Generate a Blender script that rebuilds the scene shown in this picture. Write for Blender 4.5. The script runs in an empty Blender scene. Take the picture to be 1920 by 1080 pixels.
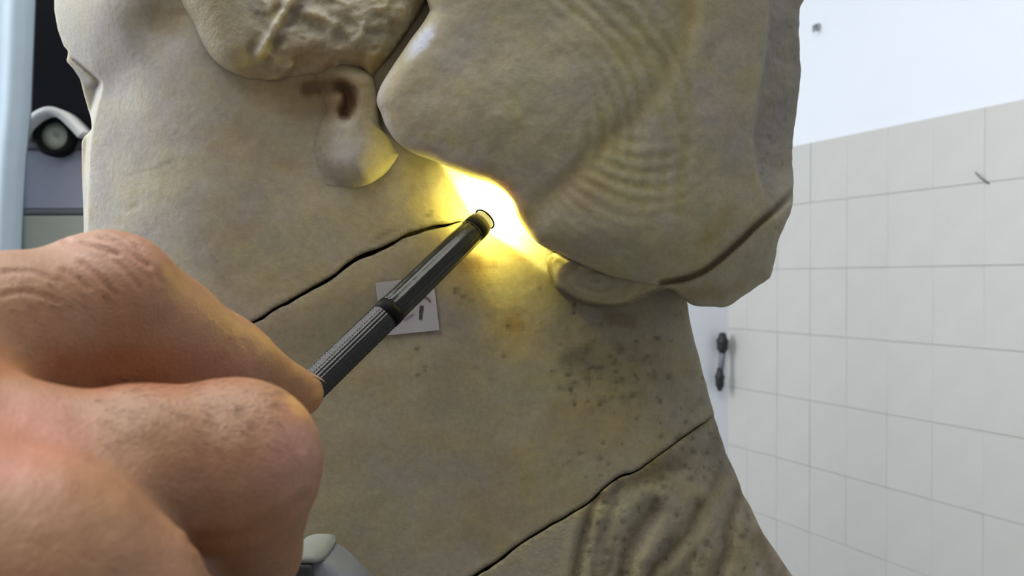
import bpy, bmesh, math
import numpy as np
from mathutils import Vector, Matrix

# ------------------------------------------------------------------ camera, sky, light, exposure
S = bpy.context.scene
COL = S.collection
F = 1450.0                       # focal length in pixels of the 1920 wide frame
PITCH = math.radians(0.51)
CAM = np.array([0.0, 0.0, 1.5])
RIGHT = np.array([1.0, 0, 0])
FWD = np.array([0, math.cos(PITCH), -math.sin(PITCH)])
UP = np.array([0, math.sin(PITCH), math.cos(PITCH)])

cd = bpy.data.cameras.new('camera')
cd.sensor_width = 36.0
cd.lens = 36.0 * F / 1920.0
cd.clip_start = 0.01
cd.dof.use_dof = True
cd.dof.focus_distance = 0.30
cd.dof.aperture_fstop = 20.0
cam = bpy.data.objects.new('camera', cd)
cam.location = CAM
cam.rotation_euler = (math.pi / 2 - PITCH, 0, 0)
COL.objects.link(cam)
S.camera = cam

S.view_settings.view_transform = 'Standard'
S.view_settings.look = 'None'
S.view_settings.gamma = 1.0
S.view_settings.use_curve_mapping = False
S.view_settings.exposure = 0.0

w = bpy.data.worlds.new('room_daylight')
S.world = w
w.use_nodes = True
bg = w.node_tree.nodes['Background']
bg.inputs['Color'].default_value = (0.93, 0.97, 1.0, 1)
bg.inputs['Strength'].default_value = 0.285


def area(name, loc, target, sx, sy, power, color):
    l = bpy.data.lights.new(name, 'AREA')
    l.shape = 'RECTANGLE'
    l.size, l.size_y = sx, sy
    l.energy = power
    l.color = color
    o = bpy.data.objects.new(name, l)
    o.location = loc
    o.rotation_euler = (Vector(target) - Vector(loc)).to_track_quat('-Z', 'Y').to_euler()
    COL.objects.link(o)
    return o


area('window_daylight', (-2.1, 1.0, 2.3), (0.6, 1.5, 1.55), 1.4, 1.6, 80, (0.95, 0.98, 1.0))
area('ceiling_light', (-0.3, 0.15, 2.85), (-0.03, 0.2, 1.45), 1.8, 1.4, 34, (1.0, 0.98, 0.94))

# ------------------------------------------------------------------ helpers
RNG = np.random.default_rng(7)


def W(px, py, Z):
    """frame position and distance -> world"""
    px, py, Z = np.broadcast_arrays(np.asarray(px, float), np.asarray(py, float), np.asarray(Z, float))
    X = (px - 960) / F * Z
    V = (540 - py) / F * Z
    return CAM + X[..., None] * RIGHT + V[..., None] * UP + Z[..., None] * FWD


def M3(px, py, Z):
    return np.array([(px - 960) / F * Z, (540 - py) / F * Z, Z])


def cam_to_world(P):
    P = np.asarray(P, float)
    return CAM + P[..., 0:1] * RIGHT + P[..., 1:2] * UP + P[..., 2:3] * FWD


def tag(o, label=None, cat=None, group=None, kind=None):
    if label: o['label'] = label
    if cat: o['category'] = cat
    if group: o['group'] = group
    if kind: o['kind'] = kind
    return o


def empty(name, loc, label=None, cat=None, kind=None):
    o = bpy.data.objects.new(name, None)
    o.location = loc
    o.empty_display_size = 0.02
    COL.objects.link(o)
    return tag(o, label, cat, kind=kind)


def origin_of(o):
    v = np.zeros(3)
    while o is not None:
        v = v + np.array(o.location)
        o = o.parent
    return v


def link(name, me, mat, parent=None):
    o = bpy.data.objects.new(name, me)
    if mat: me.materials.append(mat)
    COL.objects.link(o)
    if parent is not None: o.parent = parent
    return o


def mesh_np(name, V, Q, mat, parent=None, colors=None, smooth=True):
    """V world coords, Q quads (n,4) or tris (n,3)"""
    me = bpy.data.meshes.new(name)
    off = origin_of(parent) if parent is not None else np.zeros(3)
    n = Q.shape[1]
    me.vertices.add(len(V)); me.loops.add(Q.size); me.polygons.add(len(Q))
    me.vertices.foreach_set('co', (V - off).astype(np.float32).ravel())
    me.loops.foreach_set('vertex_index', Q.astype(np.int32).ravel())
    me.polygons.foreach_set('loop_start', np.arange(0, Q.size, n, dtype=np.int32))
    me.polygons.foreach_set('use_smooth', np.full(len(Q), smooth))
    me.update(calc_edges=True)
    if colors is not None:
        a = me.attributes.new('albedo', 'FLOAT_COLOR', 'POINT')
        c = np.ones((len(V), 4), np.float32); c[:, :3] = colors
        a.data.foreach_set('color', c.ravel())
    me.validate()
    return link(name, me, mat, parent)


def bm_obj(name, bm, mat, parent=None, smooth=False, world=True):
    if parent is not None and world:
        bmesh.ops.translate(bm, verts=bm.verts, vec=Vector(-origin_of(parent)))
    me = bpy.data.meshes.new(name)
    bmesh.ops.recalc_face_normals(bm, faces=bm.faces)
    bm.to_mesh(me); bm.free()
    if smooth:
        for p in me.polygons: p.use_smooth = True
    return link(name, me, mat, parent)


def box_bm(c, half, axes=None, bevel=0.0, seg=2):
    """c centre, half extents, axes: three orthonormal rows"""
    bm = bmesh.new()
    bmesh.ops.create_cube(bm, size=2.0)
    ax = np.eye(3) if axes is None else np.asarray(axes, float)
    m = Matrix([[ax[j][i] * half[j] for j in range(3)] + [c[i]] for i in range(3)] + [[0, 0, 0, 1]])
    bmesh.ops.transform(bm, matrix=m, verts=bm.verts)
    if bevel > 0:
        bmesh.ops.bevel(bm, geom=bm.edges[:], offset=bevel, segments=seg, affect='EDGES', profile=0.5)
    return bm


def smoothstep(a, b, x):
    t = np.clip((x - a) / (b - a), 0, 1)
    return t * t * (3 - 2 * t)


def vnoise(x, y, scale, seed):
    r = np.random.default_rng(seed)
    tab = r.uniform(-1, 1, (64, 64)).astype(np.float32)
    gx, gy = np.asarray(x) / scale, np.asarray(y) / scale
    ix, iy = np.floor(gx).astype(int), np.floor(gy).astype(int)
    fx, fy = gx - ix, gy - iy
    fx = fx * fx * (3 - 2 * fx); fy = fy * fy * (3 - 2 * fy)
    a = tab[ix % 64, iy % 64]; b = tab[(ix + 1) % 64, iy % 64]
    c = tab[ix % 64, (iy + 1) % 64]; d = tab[(ix + 1) % 64, (iy + 1) % 64]
    return (a * (1 - fx) + b * fx) * (1 - fy) + (c * (1 - fx) + d * fx) * fy


def fbm(x, y, scale, seed, octv=4):
    s, a, t = 0, 1.0, 0
    for k in range(octv):
        s = s + a * vnoise(x, y, scale / 2 ** k, seed + k); t += a; a *= 0.5
    return s / t


def spline(pts, closed=False, n=6):
    pts = np.array(pts, float)
    N = len(pts); out = []
    rng = range(N if closed else N - 1)
    for i in rng:
        if closed:
            p0, p1, p2, p3 = pts[i - 1], pts[i], pts[(i + 1) % N], pts[(i + 2) % N]
        else:
            p0, p1, p2, p3 = pts[max(i - 1, 0)], pts[i], pts[i + 1], pts[min(i + 2, N - 1)]
        for k in range(n):
            t = k / n
            out.append(0.5 * ((2 * p1) + (-p0 + p2) * t + (2 * p0 - 5 * p1 + 4 * p2 - p3) * t * t + (-p0 + 3 * p1 - 3 * p2 + p3) * t ** 3))
    if not closed: out.append(pts[-1])
    return np.array(out)


def line_dist(X, Y, pts):
    """distance to a polyline"""
    pts = np.asarray(pts, float)
    d = np.full(X.shape, 1e9)
    for a, b in zip(pts[:-1], pts[1:]):
        ex, ey = b - a
        L = ex * ex + ey * ey + 1e-9
        t = np.clip(((X - a[0]) * ex + (Y - a[1]) * ey) / L, 0, 1)
        d = np.minimum(d, (X - a[0] - t * ex) ** 2 + (Y - a[1] - t * ey) ** 2)
    return np.sqrt(d)


def poly_sdf(X, Y, pts):
    pts = np.asarray(pts, float)
    d = line_dist(X, Y, np.vstack([pts, pts[:1]]))
    ins = np.zeros(X.shape, bool)
    for a, b in zip(pts, np.roll(pts, -1, 0)):
        c = (a[1] > Y) != (b[1] > Y)
        if a[1] != b[1]:
            ins ^= c & (X < (b[0] - a[0]) * (Y - a[1]) / (b[1] - a[1]) + a[0])
    return np.where(ins, -d, d)


def smax(a, b, k):
    h = np.maximum(k - np.abs(a - b), 0) / k
    return np.maximum(a, b) + h * h * k * 0.25


def surface_nets(f):
    """f (nx,ny,nz) negative inside -> vertex grid coordinates, quads"""
    nx, ny, nz = f.shape
    ins = f < 0
    cnt = np.zeros((nx - 1, ny - 1, nz - 1), np.uint8)
    for dx in (0, 1):
        for dy in (0, 1):
            for dz in (0, 1):
                cnt += ins[dx:nx - 1 + dx, dy:ny - 1 + dy, dz:nz - 1 + dz]
    act = (cnt > 0) & (cnt < 8)
    I = np.argwhere(act)
    idx = np.full(act.shape, -1, np.int32)
    idx[act] = np.arange(len(I), dtype=np.int32)
    acc = np.zeros((len(I), 3)); num = np.zeros(len(I))
    corners = [(a, b, c) for a in (0, 1) for b in (0, 1) for c in (0, 1)]
    val = {c: f[I[:, 0] + c[0], I[:, 1] + c[1], I[:, 2] + c[2]].astype(np.float64) for c in corners}
    for c in corners:
        for ax in range(3):
            if c[ax] == 0:
                e = list(c); e[ax] = 1; e = tuple(e)
                v0, v1 = val[c], val[e]
                m = (v0 < 0) != (v1 < 0)
                t = np.where(m, v0 / np.where(m, v0 - v1, 1), 0)
                p = np.tile(np.array(c, float), (len(I), 1)); p[:, ax] += t
                acc[m] += p[m]; num[m] += 1
    V = I + acc / num[:, None]
    quads = []
    for ax in range(3):
        o1, o2 = [(1, 2), (2, 0), (0, 1)][ax]
        a = np.take(ins, range(0, f.shape[ax] - 1), ax); b = np.take(ins, range(1, f.shape[ax]), ax)
        E = np.argwhere(a != b)
        ok = (E[:, o1] > 0) & (E[:, o2] > 0) & (E[:, o1] < f.shape[o1] - 1) & (E[:, o2] < f.shape[o2] - 1)
        E = E[ok]
        fl = ins[E[:, 0], E[:, 1], E[:, 2]]
        def g(d1, d2):
            q = E.copy(); q[:, o1] += d1; q[:, o2] += d2
            return idx[q[:, 0], q[:, 1], q[:, 2]]
        Q = np.stack([g(-1, -1), g(0, -1), g(0, 0), g(-1, 0)], 1)
        Q[~fl] = Q[~fl][:, ::-1]
        quads.append(Q)
    return V, np.vstack(quads)


# ------------------------------------------------------------------ materials
def new_mat(name):
    m = bpy.data.materials.new(name); m.use_nodes = True
    nt = m.node_tree
    return m, nt, nt.nodes['Principled BSDF']


def noise_node(nt, scale, detail=4, rough=0.55, coord='Object'):
    tc = nt.nodes.new('ShaderNodeTexCoord')
    n = nt.nodes.new('ShaderNodeTexNoise')
    n.inputs['Scale'].default_value = scale; n.inputs['Detail'].default_value = detail
    n.inputs['Roughness'].default_value = rough
    nt.links.new(tc.outputs[coord], n.inputs['Vector'])
    return n


def mixrgb(nt, mode, fac, a, b):
    m = nt.nodes.new('ShaderNodeMix'); m.data_type = 'RGBA'; m.blend_type = mode
    for sock, v in ((m.inputs[0], fac), (m.inputs[6], a), (m.inputs[7], b)):
        if isinstance(v, (float, int)): sock.default_value = v
        elif isinstance(v, tuple): sock.default_value = v + (1,) if len(v) == 3 else v
        else: nt.links.new(v, sock)
    return m.outputs[2]


def ramp(nt, src, stops):
    r = nt.nodes.new('ShaderNodeValToRGB')
    e = r.color_ramp.elements
    while len(e) < len(stops): e.new(0.5)
    for el, (p, c) in zip(e, stops):
        el.position = p; el.color = c + (1,)
    nt.links.new(src, r.inputs[0])
    return r.outputs[0]


def bump(nt, bsdf, src, strength, dist):
    b = nt.nodes.new('ShaderNodeBump')
    b.inputs['Strength'].default_value = strength; b.inputs['Distance'].default_value = dist
    nt.links.new(src, b.inputs['Height']); nt.links.new(b.outputs[0], bsdf.inputs['Normal'])


def plain(name, color, rough=0.6, metal=0.0, var=0.08, scale=30, bmp=0.0):
    m, nt, b = new_mat(name)
    n = noise_node(nt, scale)
    c = mixrgb(nt, 'MIX', n.outputs[0], tuple(v * (1 - var) for v in color), tuple(min(1, v * (1 + var)) for v in color))
    nt.links.new(c, b.inputs['Base Color'])
    b.inputs['Roughness'].default_value = rough; b.inputs['Metallic'].default_value = metal
    if bmp: bump(nt, b, n.outputs[0], bmp, 0.001)
    return m


def marble_mat(name, rough_amt):
    m, nt, b = new_mat(name)
    at = nt.nodes.new('ShaderNodeAttribute'); at.attribute_name = 'albedo'
    n1 = noise_node(nt, 45, 5, 0.6); n2 = noise_node(nt, 420, 4, 0.7); n3 = noise_node(nt, 110, 3, 0.5)
    hue = ramp(nt, n1.outputs[0], [(0.32, (0.93, 0.92, 1.04)), (0.5, (1, 1, 1)), (0.68, (1.05, 1.01, 0.86))])
    c = mixrgb(nt, 'MULTIPLY', 1.0, at.outputs['Color'], hue)
    g = ramp(nt, n2.outputs[0], [(0.25, (0.86,) * 3), (0.75, (1.1,) * 3)])
    c = mixrgb(nt, 'MULTIPLY', 1.0, c, g)
    g3 = ramp(nt, n3.outputs[0], [(0.3, (0.95, 0.94, 0.92)), (0.7, (1.04, 1.04, 1.05))])
    c = mixrgb(nt, 'MULTIPLY', 1.0, c, g3)
    nt.links.new(c, b.inputs['Base Color'])
    b.inputs['Roughness'].default_value = 0.62
    b.inputs['Specular IOR Level'].default_value = 0.25
    b.inputs['Subsurface Weight'].default_value = 0.5
    b.inputs['Subsurface Radius'].default_value = (1.0, 0.85, 0.3)
    b.inputs['Subsurface Scale'].default_value = 0.014
    bump(nt, b, n2.outputs[0], rough_amt, 0.0012)
    return m


MARBLE = marble_mat('old_marble', 0.25)
MARBLE_ROUGH = marble_mat('weathered_marble', 0.6)

# ------------------------------------------------------------------ room
ANG = math.radians(26.0)
D = np.array([-math.sin(ANG), math.cos(ANG), 0])      # along the right wall, away from the camera
NW = np.array([-math.cos(ANG), -math.sin(ANG), 0])    # right wall's normal, into the room
ZUP = np.array([0, 0, 1.0])
P0 = np.array([1.135, 1.87, 0.0])
S_END = 0.889
TILE_TOP = 1.5 + 0.419
M_TILE = plain('glazed_tile', (0.60, 0.595, 0.575), 0.35, 0, 0.05, 9)
M_GROUT = plain('grey_grout', (0.40, 0.40, 0.385), 0.9)
M_PAINT = plain('white_wall_paint', (0.83, 0.88, 0.95), 0.8, 0, 0.02, 6)
M_FLOOR = plain('grey_floor', (0.33, 0.33, 0.32), 0.6, 0, 0.1, 12)

wr = empty('wall_right', P0 + D * S_END, kind='structure')
def wallbox(name, s0, s1, z0, z1, d0, d1, mat, parent, bev=0.0):
    c = P0 + D * (s0 + s1) / 2 + NW * (d0 + d1) / 2 + ZUP * (z0 + z1) / 2
    return bm_obj(name, box_bm(c, ((s1 - s0) / 2, (d1 - d0) / 2, (z1 - z0) / 2), (D, NW, ZUP), bev), mat, parent)
wallbox('grout_bed', -1.6, S_END, 0.0, TILE_TOP - 0.002, -0.1, -0.0012, M_GROUT, wr)
wallbox('plaster', -1.6, S_END, TILE_TOP, 2.9, -0.1, -0.004, M_PAINT, wr)
TW, TH = 0.1335, 0.2
tile_mesh = {}
rows = [TILE_TOP] + [1.5 + 0.0374 + 0.2 * k for k in (1, 0, -1, -2, -3, -4, -5)] + [0.0]
rt = np.random.default_rng(3)
for ri in range(len(rows) - 1):
    zt, zb = rows[ri], rows[ri + 1]
    if zt <= 0.38 or zb < 0.3: zb = max(zb, 0.0)
    for ci in range(-12, 7):
        s0 = -0.0076 + ci * TW; s1 = min(s0 + TW, S_END)
        if s1 - s0 < 0.02: continue
        key = (round(s1 - s0, 3), round(zt - zb, 3))
        if key not in tile_mesh:
            bm = box_bm((0, 0, 0), ((key[0] - 0.0004) / 2, 0.004, (key[1] - 0.0016) / 2), (D, NW, ZUP), 0.0006, 1)
            bmesh.ops.recalc_face_normals(bm, faces=bm.faces)
            me = bpy.data.meshes.new('tile'); bm.to_mesh(me); bm.free()
            me.materials.append(M_TILE)
            tile_mesh[key] = me
        o = bpy.data.objects.new('tile', tile_mesh[key])
        o.parent = wr
        c = P0 + D * (s0 + s1) / 2 + NW * (-0.003 + rt.uniform(-0.0006, 0.0006)) + ZUP * (zt + zb) / 2
        o.location = c - origin_of(wr)
        o.rotation_euler = (rt.uniform(-0.002, 0.002), rt.uniform(-0.002, 0.002), rt.uniform(-0.004, 0.004))
        COL.objects.link(o)

corner = P0 + D * S_END
def backbox(name, t0, t1, z0, z1, d0, d1, mat, parent=None, bev=0.0):
    c = corner + NW * (t0 + t1) / 2 - D * (d0 + d1) / 2 + ZUP * (z0 + z1) / 2
    return bm_obj(name, box_bm(c, ((t1 - t0) / 2, (d1 - d0) / 2, (z1 - z0) / 2), (NW, -D, ZUP), bev), mat, parent)
tag(backbox('wall_back', -0.1, 3.4, 0, 2.9, -0.1, 0, M_PAINT), kind='structure')
tag(bm_obj('floor', box_bm((-0.6, 0.9, -0.03), (2.6, 2.6, 0.03)), M_FLOOR), kind='structure')

# ------------------------------------------------------------------ statue
ZR = 0.30
PXM = F / ZR
ROOT = cam_to_world(np.array([0.02, -0.205, 0.36])); ROOT[2] = 0.0
statue = empty('marble_statue', ROOT,
               'weathered ivory marble statue head and neck, cracked and pieced together, lit by the pen torch', 'statue')

BASE = np.array([0.355, 0.318, 0.222])
BROWN = np.array([0.15, 0.082, 0.032])
OCHRE = np.array([0.33, 0.25, 0.12])
YELL = np.array([0.37, 0.335, 0.19])
DARK = np.array([0.085, 0.075, 0.05])
PALE = np.array([0.47, 0.48, 0.50])


def blob(X, Y, x, y, rx, ry, rot=0.0, jag=0.35, seed=1):
    c, s = math.cos(math.radians(rot)), math.sin(math.radians(rot))
    u = ((X - x) * c + (Y - y) * s) / rx; v = (-(X - x) * s + (Y - y) * c) / ry
    q = np.sqrt(u * u + v * v) + jag * fbm(X, Y, max(14, min(rx, ry) * 0.8), seed, 3)
    return smoothstep(1.15, 0.35, q)


def tint(C, m, col, k):
    a = (m * k)[..., None]
    return C * (1 - a) + col * a


def solid(name, x0, x1, y0, y1, step, Hf, d2f, colf, mat, wback, k=5, wmin=-160, taper=0.00035, wstep=None, cut=None):
    """a carved block: front face Hf, outline d2f, rounded off towards its back"""
    wstep = wstep or step
    x = np.arange(x0, x1 + step, step, dtype=float); y = np.arange(y0, y1 + step, step, dtype=float)
    X, Y = np.meshgrid(x, y, indexing='ij')
    H = Hf(X, Y); d2 = d2f(X, Y)
    lo = max(wmin, float(np.min(H[d2 < 3 * step])) - 4 * wstep)
    wz = np.concatenate([np.arange(lo, min(lo + 420, wback), wstep)])
    if lo + 420 < wback: wz = np.concatenate([wz, np.arange(wz[-1] + 3 * wstep, wback + 10 * wstep, 3 * wstep)])
    else: wz = np.concatenate([wz, wz[-1] + wstep * np.arange(1, 5)])
    f = np.empty((len(x), len(y), len(wz)), np.float32)
    gx, gy = np.gradient(H, step)
    if cut is not None: cut_ = cut(X, Y)
    sl = 1 / np.sqrt(1 + np.clip(gx * gx + gy * gy, 0, 6))
    for i, wv in enumerate(wz):
        a = (H - wv) * sl
        e = d2 + taper * max(wv - 60, 0) ** 2
        if cut is not None: e = smax(e, cut_, k)
        s = smax(a, e, k)
        f[:, :, i] = smax(s, np.full_like(s, wv - wback), 30)
    f[0] = f[-1] = 50; f[:, 0] = f[:, -1] = 50; f[:, :, -1] = 50; f[:, :, 0] = 50
    V, Q = surface_nets(f)
    px = x0 + V[:, 0] * step; py = y0 + V[:, 1] * step
    wv = np.interp(V[:, 2], np.arange(len(wz)), wz)
    P = W(px, py, ZR + wv / PXM)
    C = colf(X, Y, H, d2 if cut is None else np.maximum(d2, cut_))
    ci = np.clip(np.rint(V[:, 0]).astype(int), 0, len(x) - 1); cj = np.clip(np.rint(V[:, 1]).astype(int), 0, len(y) - 1)
    return mesh_np(name, P, Q, mat, statue, C[ci, cj])


def specks(X, Y, seed, n, box, rr):
    g = np.random.default_rng(seed); m = np.zeros(X.shape)
    for _ in range(n):
        x, y = g.uniform(box[0], box[1]), g.uniform(box[2], box[3]); q = g.uniform(*rr); e = g.uniform(.6, 1.6)
        if X.size < 3000:
            m = np.maximum(m, np.exp(-((X - x) / (q * e)) ** 2 - ((Y - y) / q) ** 2)); continue
        i0, i1 = np.searchsorted(X[:, 0], [x - 3 * q * e, x + 3 * q * e]); j0, j1 = np.searchsorted(Y[0], [y - 3 * q, y + 3 * q])
        if i1 <= i0 or j1 <= j0: continue
        a = X[i0:i1, j0:j1]; b = Y[i0:i1, j0:j1]
        m[i0:i1, j0:j1] = np.maximum(m[i0:i1, j0:j1], g.uniform(.4, 1) * np.exp(-((a - x) / (q * e)) ** 2 - ((b - y) / q) ** 2))
    return m


# ---- shared relief of the face and neck
FAR = [(96, 90), (124, 101), (150, 121), (184, 148), (189, 165), (180, 200), (172, 240), (166, 300), (162, 440), (158, 640), (-50, 640), (-50, 90)]


def neck_right(Y):
    return np.interp(Y, [-100, 500, 575, 640, 740, 850, 980, 1080, 1300, 1500], [1290, 1290, 1308, 1322, 1348, 1382, 1440, 1507, 1700, 1800])


def neck_left(Y):
    return np.interp(Y, [300, 640, 760, 880, 1050, 1200, 1340, 1500], [210, 220, 275, 330, 345, 315, 240, 160])


def Hbody(X, Y):
    H = np.full(X.shape, 42.0)
    # the cheek turns away to the left
    H += 150 * np.clip((430 - X) / 280, 0, 2) ** 2 * smoothstep(900, 500, Y)
    # neck: a round column turning away to the right
    t = np.clip((X - 800) / (neck_right(Y) - 800), 0, 0.992)
    H += 330 * (1 - np.sqrt(1 - t * t))
    H += 130 * np.clip((neck_left(Y) + 190 - X) / 190, 0, 1.6) ** 2 * smoothstep(560, 760, Y)
    # jaw stands out over the throat
    H += 26 * smoothstep(0, 180, (Y - (605 - (X - 470) * 0.48))) * smoothstep(900, 700, X)
    return H


HOLE = [([(578, 166), (605, 162), (638, 164), (652, 174), (655, 194), (648, 213)], 14, 30)]


def hole(X, Y):
    p, wd, dp = HOLE[0]
    return dp * np.exp(-(line_dist(X, Y, spline(p, n=5)) / wd) ** 2) * (.3 + .7 * smoothstep(610, 650, X))


def Hface(X, Y):
    H = Hbody(X, Y)
    H -= 62 * np.exp(-((X - 185) / 125) ** 2 - ((Y + 10) / 115) ** 2)          # brow
    H += 26 * np.exp(-((X - 300) / 45) ** 2 - ((Y - 40) / 60) ** 2)            # hollow by the temple
    H += 14 * np.exp(-((X - 215) / 40) ** 2 - ((Y - 155) / 45) ** 2)
    dF = poly_sdf(X, Y, spline(FAR, True, 4))
    mF = smoothstep(3, -8, dF)
    H = H * (1 - mF) + mF * (232 - 0.35 * (X - 150) + 2 * fbm(X, Y, 30, 111, 3))
    ld = line_dist(X, Y, [(122, 108), (142, 126), (172, 149)])
    H -= 55 * np.exp(-(ld / 9) ** 2) * mF
    H += 10 * np.exp(-((X - 600) / 90) ** 2 - ((Y - 260) / 90) ** 2)
    # faint scratches on the cheek
    H += 0.9 * np.exp(-(line_dist(X, Y, [(240, 330), (290, 318), (330, 300)]) / 4) ** 2)
    H += 1.2 * np.exp(-(line_dist(X, Y, [(205, 375), (235, 395), (260, 385)]) / 5) ** 2)
    H += 2.4 * fbm(X, Y, 60, 11, 4) + hole(X, Y)
    # the hollow behind the ear lobe where the torch shines in
    H += 26 * np.exp(-((X - 935) / 70) ** 2 - ((Y - 385) / 60) ** 2)
    return H


CR = spline([(-300, 830), (0, 790), (300, 690), (400, 645), (470, 607), (520, 578), (560, 556), (620, 523), (655, 495), (690, 476), (725, 462), (765, 440), (805, 428), (850, 420), (905, 408), (980, 400), (1100, 390), (1400, 380)], n=8)


def crack(X, Y):
    c = np.interp(X, CR[:, 0], CR[:, 1]) + 3 * fbm(X, X * 0 + 3, 26, 5, 3)
    return (Y - c) * 0.88


def gap(X):
    return np.interp(X, [300, 450, 560, 640, 700, 760, 830, 862, 885], [3, 3.5, 5.0, 5.5, 6.5, 5.0, 4.2, 1.5, -12]) * (1 + 0.3 * vnoise(X, X * 0, 17, 9))


FACE = [(700, -80), (95, -80), (93, 20), (100, 58), (113, 92), (120, 98), (117, 118), (130, 132), (140, 152), (146, 176), (157, 214), (166, 238), (152, 246), (142, 264), (143, 330), (147, 440), (152, 520), (190, 660), (300, 760), (1150, 760), (1150, -80)]
CRK2 = spline([(500, 1330), (760, 1180), (885, 1085), (930, 1055), (990, 1010), (1050, 975), (1100, 945), (1132, 915), (1165, 893), (1190, 885), (1240, 850), (1290, 815), (1345, 772), (1450, 690)], n=6)


def crack2(X, Y):
    c = np.interp(X, CRK2[:, 0], CRK2[:, 1]) + 2.5 * fbm(X, X * 0 + 8, 22, 15, 3)
    return (Y - c) * 0.83


def gap2(X):
    return np.interp(X, [880, 950, 1050, 1100, 1180, 1250, 1315, 1335], [5.5, 3.6, 1.8, 2.4, 2.4, .7, .9, -4]) * (1 + .3 * vnoise(X, X * 0, 15, 19))


def base_col(X, Y):
    C = np.broadcast_to(BASE, X.shape + (3,)).copy()
    n = fbm(X, Y, 170, 21, 4); C = tint(C, smoothstep(0.0, 0.6, n), OCHRE, 0.35)
    n = fbm(X, Y, 120, 31, 4); C = tint(C, smoothstep(0.05, 0.6, n), np.array([0.35, 0.315, 0.275]), 0.6)
    n = fbm(X, Y, 90, 41, 3); C = tint(C, smoothstep(0.1, 0.7, n), np.array([0.31, 0.305, 0.19]), 0.5)
    return C


def col_face(X, Y, H, d2):
    C = base_col(X, Y)
    C = tint(C, smoothstep(520, 170, X), np.array([0.43, 0.42, 0.375]), 0.8)  # paler leftwards: light from the left painted into the cheek
    for a in [(305, 35, 60, 34, 20, 1, OCHRE, .5), (335, 22, 24, 12, 0, 2, BROWN, .35), (590, 165, 130, 55, 0, 3, OCHRE, .75), (600, 190, 85, 40, 0, 4, BROWN, .45), (440, 270, 90, 40, 10, 5, OCHRE, .35), (545, 312, 45, 22, 10, 6, OCHRE, .45), (440, 440, 70, 30, -20, 7, OCHRE, .4), (720, 440, 40, 10, -25, 8, DARK, .35), (805, 402, 14, 6, -30, 9, DARK, .5), (480, 520, 90, 40, -30, 12, YELL, .4)]:
        C = tint(C, blob(X, Y, *a[:5], seed=a[5]), a[6], a[7])
    p, wd, dp = HOLE[0]
    C = tint(C, smoothstep(wd * 1.7, wd * 0.5, line_dist(X, Y, spline(p, n=5)) + 5 * fbm(X, Y, 12, 82, 2)), np.array([.11, .055, .02]), .55 + .33 * smoothstep(615, 650, X))
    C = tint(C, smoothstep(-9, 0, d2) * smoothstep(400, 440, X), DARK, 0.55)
    return C


def col_neck(X, Y, H, d2):
    C = base_col(X, Y)
    for a in [(890, 497, 44, 20, 0, 1, BROWN, .62), (880, 520, 70, 30, 10, 2, OCHRE, .4), (962, 608, 24, 17, 0, 3, BROWN, .7), (965, 612, 52, 44, 0, 4, OCHRE, .5), (1080, 665, 48, 20, -25, 5, DARK, .5), (1115, 690, 80, 34, 20, 6, np.array([.2, .18, .12]), .55), (1165, 600, 46, 18, 10, 7, BROWN, .45), (940, 950, 190, 90, -25, 8, OCHRE, .45), (1120, 800, 130, 90, -30, 9, OCHRE, .4), (1180, 720, 70, 60, 0, 10, YELL, .5), (700, 700, 90, 60, 0, 11, OCHRE, .25), (760, 880, 120, 60, 0, 12, np.array([.345, .315, .285]), .6), (985, 480, 40, 14, 10, 13, BROWN, .35), (855, 545, 9, 7, 0, 14, DARK, .6), (868, 556, 7, 5, 0, 15, DARK, .5)]:
        C = tint(C, blob(X, Y, *a[:5], seed=a[5] + 50), a[6], a[7])
    C = tint(C, specks(X, Y, 77, 75, (1050, 1350, 560, 900), (1.6, 5)), DARK, 0.8)
    C = tint(C, specks(X, Y, 78, 60, (1060, 1240, 640, 760), (1.6, 7)), DARK, 0.7)
    C = tint(C, specks(X, Y, 79, 34, (780, 1060, 500, 720), (1.6, 5)), DARK, 0.6)
    C = tint(C, smoothstep(.1, .6, fbm(X, Y, 28, 97, 3)) * smoothstep(900, 1100, X), np.array([.24, .20, .11]), .35)
    C = tint(C, smoothstep(-9, 0, d2), DARK, 0.45)
    return C


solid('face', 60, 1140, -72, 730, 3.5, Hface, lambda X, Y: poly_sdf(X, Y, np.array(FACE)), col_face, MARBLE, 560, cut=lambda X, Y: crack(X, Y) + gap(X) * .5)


def Hneck(X, Y):
    H = Hbody(X, Y) + 2.6 * fbm(X, Y, 70, 12, 4)
    H += 26 * np.exp(-((X - 935) / 70) ** 2 - ((Y - 385) / 60) ** 2)
    H += 3 * specks(X, Y, 77, 75, (1050, 1350, 560, 900), (1.6, 5))
    H += 1.6 * fbm(X, Y, 16, 98, 3) * smoothstep(1000, 1200, X)
    return H


def d2neck(X, Y):
    sil = X - neck_right(Y) - 2.5 * fbm(X * 0, Y, 30, 19, 3)
    d = np.maximum(sil, neck_left(Y) - X)
    d = np.maximum(d, 300 - Y)
    return d


solid('neck', 195, 1480, 290, 1345, 3.5, Hneck, d2neck, col_neck, MARBLE, 560,
      cut=lambda X, Y: np.maximum(-(crack(X, Y) - gap(X) * .5), crack2(X, Y) + gap2(X) * .6))

# ---- shoulder drapery, below the second joint
FOLDS = [([(1118, 930), (1098, 990), (1078, 1090), (1060, 1300)], 9, 19), ([(1225, 960), (1190, 1010), (1165, 1090), (1140, 1350)], 15, 22),
         ([(1310, 950), (1290, 1000), (1245, 1050), (1215, 1100), (1190, 1350)], 11, 19), ([(1385, 930), (1368, 980), (1362, 1040), (1345, 1100), (1330, 1350)], 12, 22),
         ([(1265, 870), (1180, 905), (1130, 935)], 16, 7), ([(1420, 1010), (1450, 1090), (1500, 1350)], 16, 8)]


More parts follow.
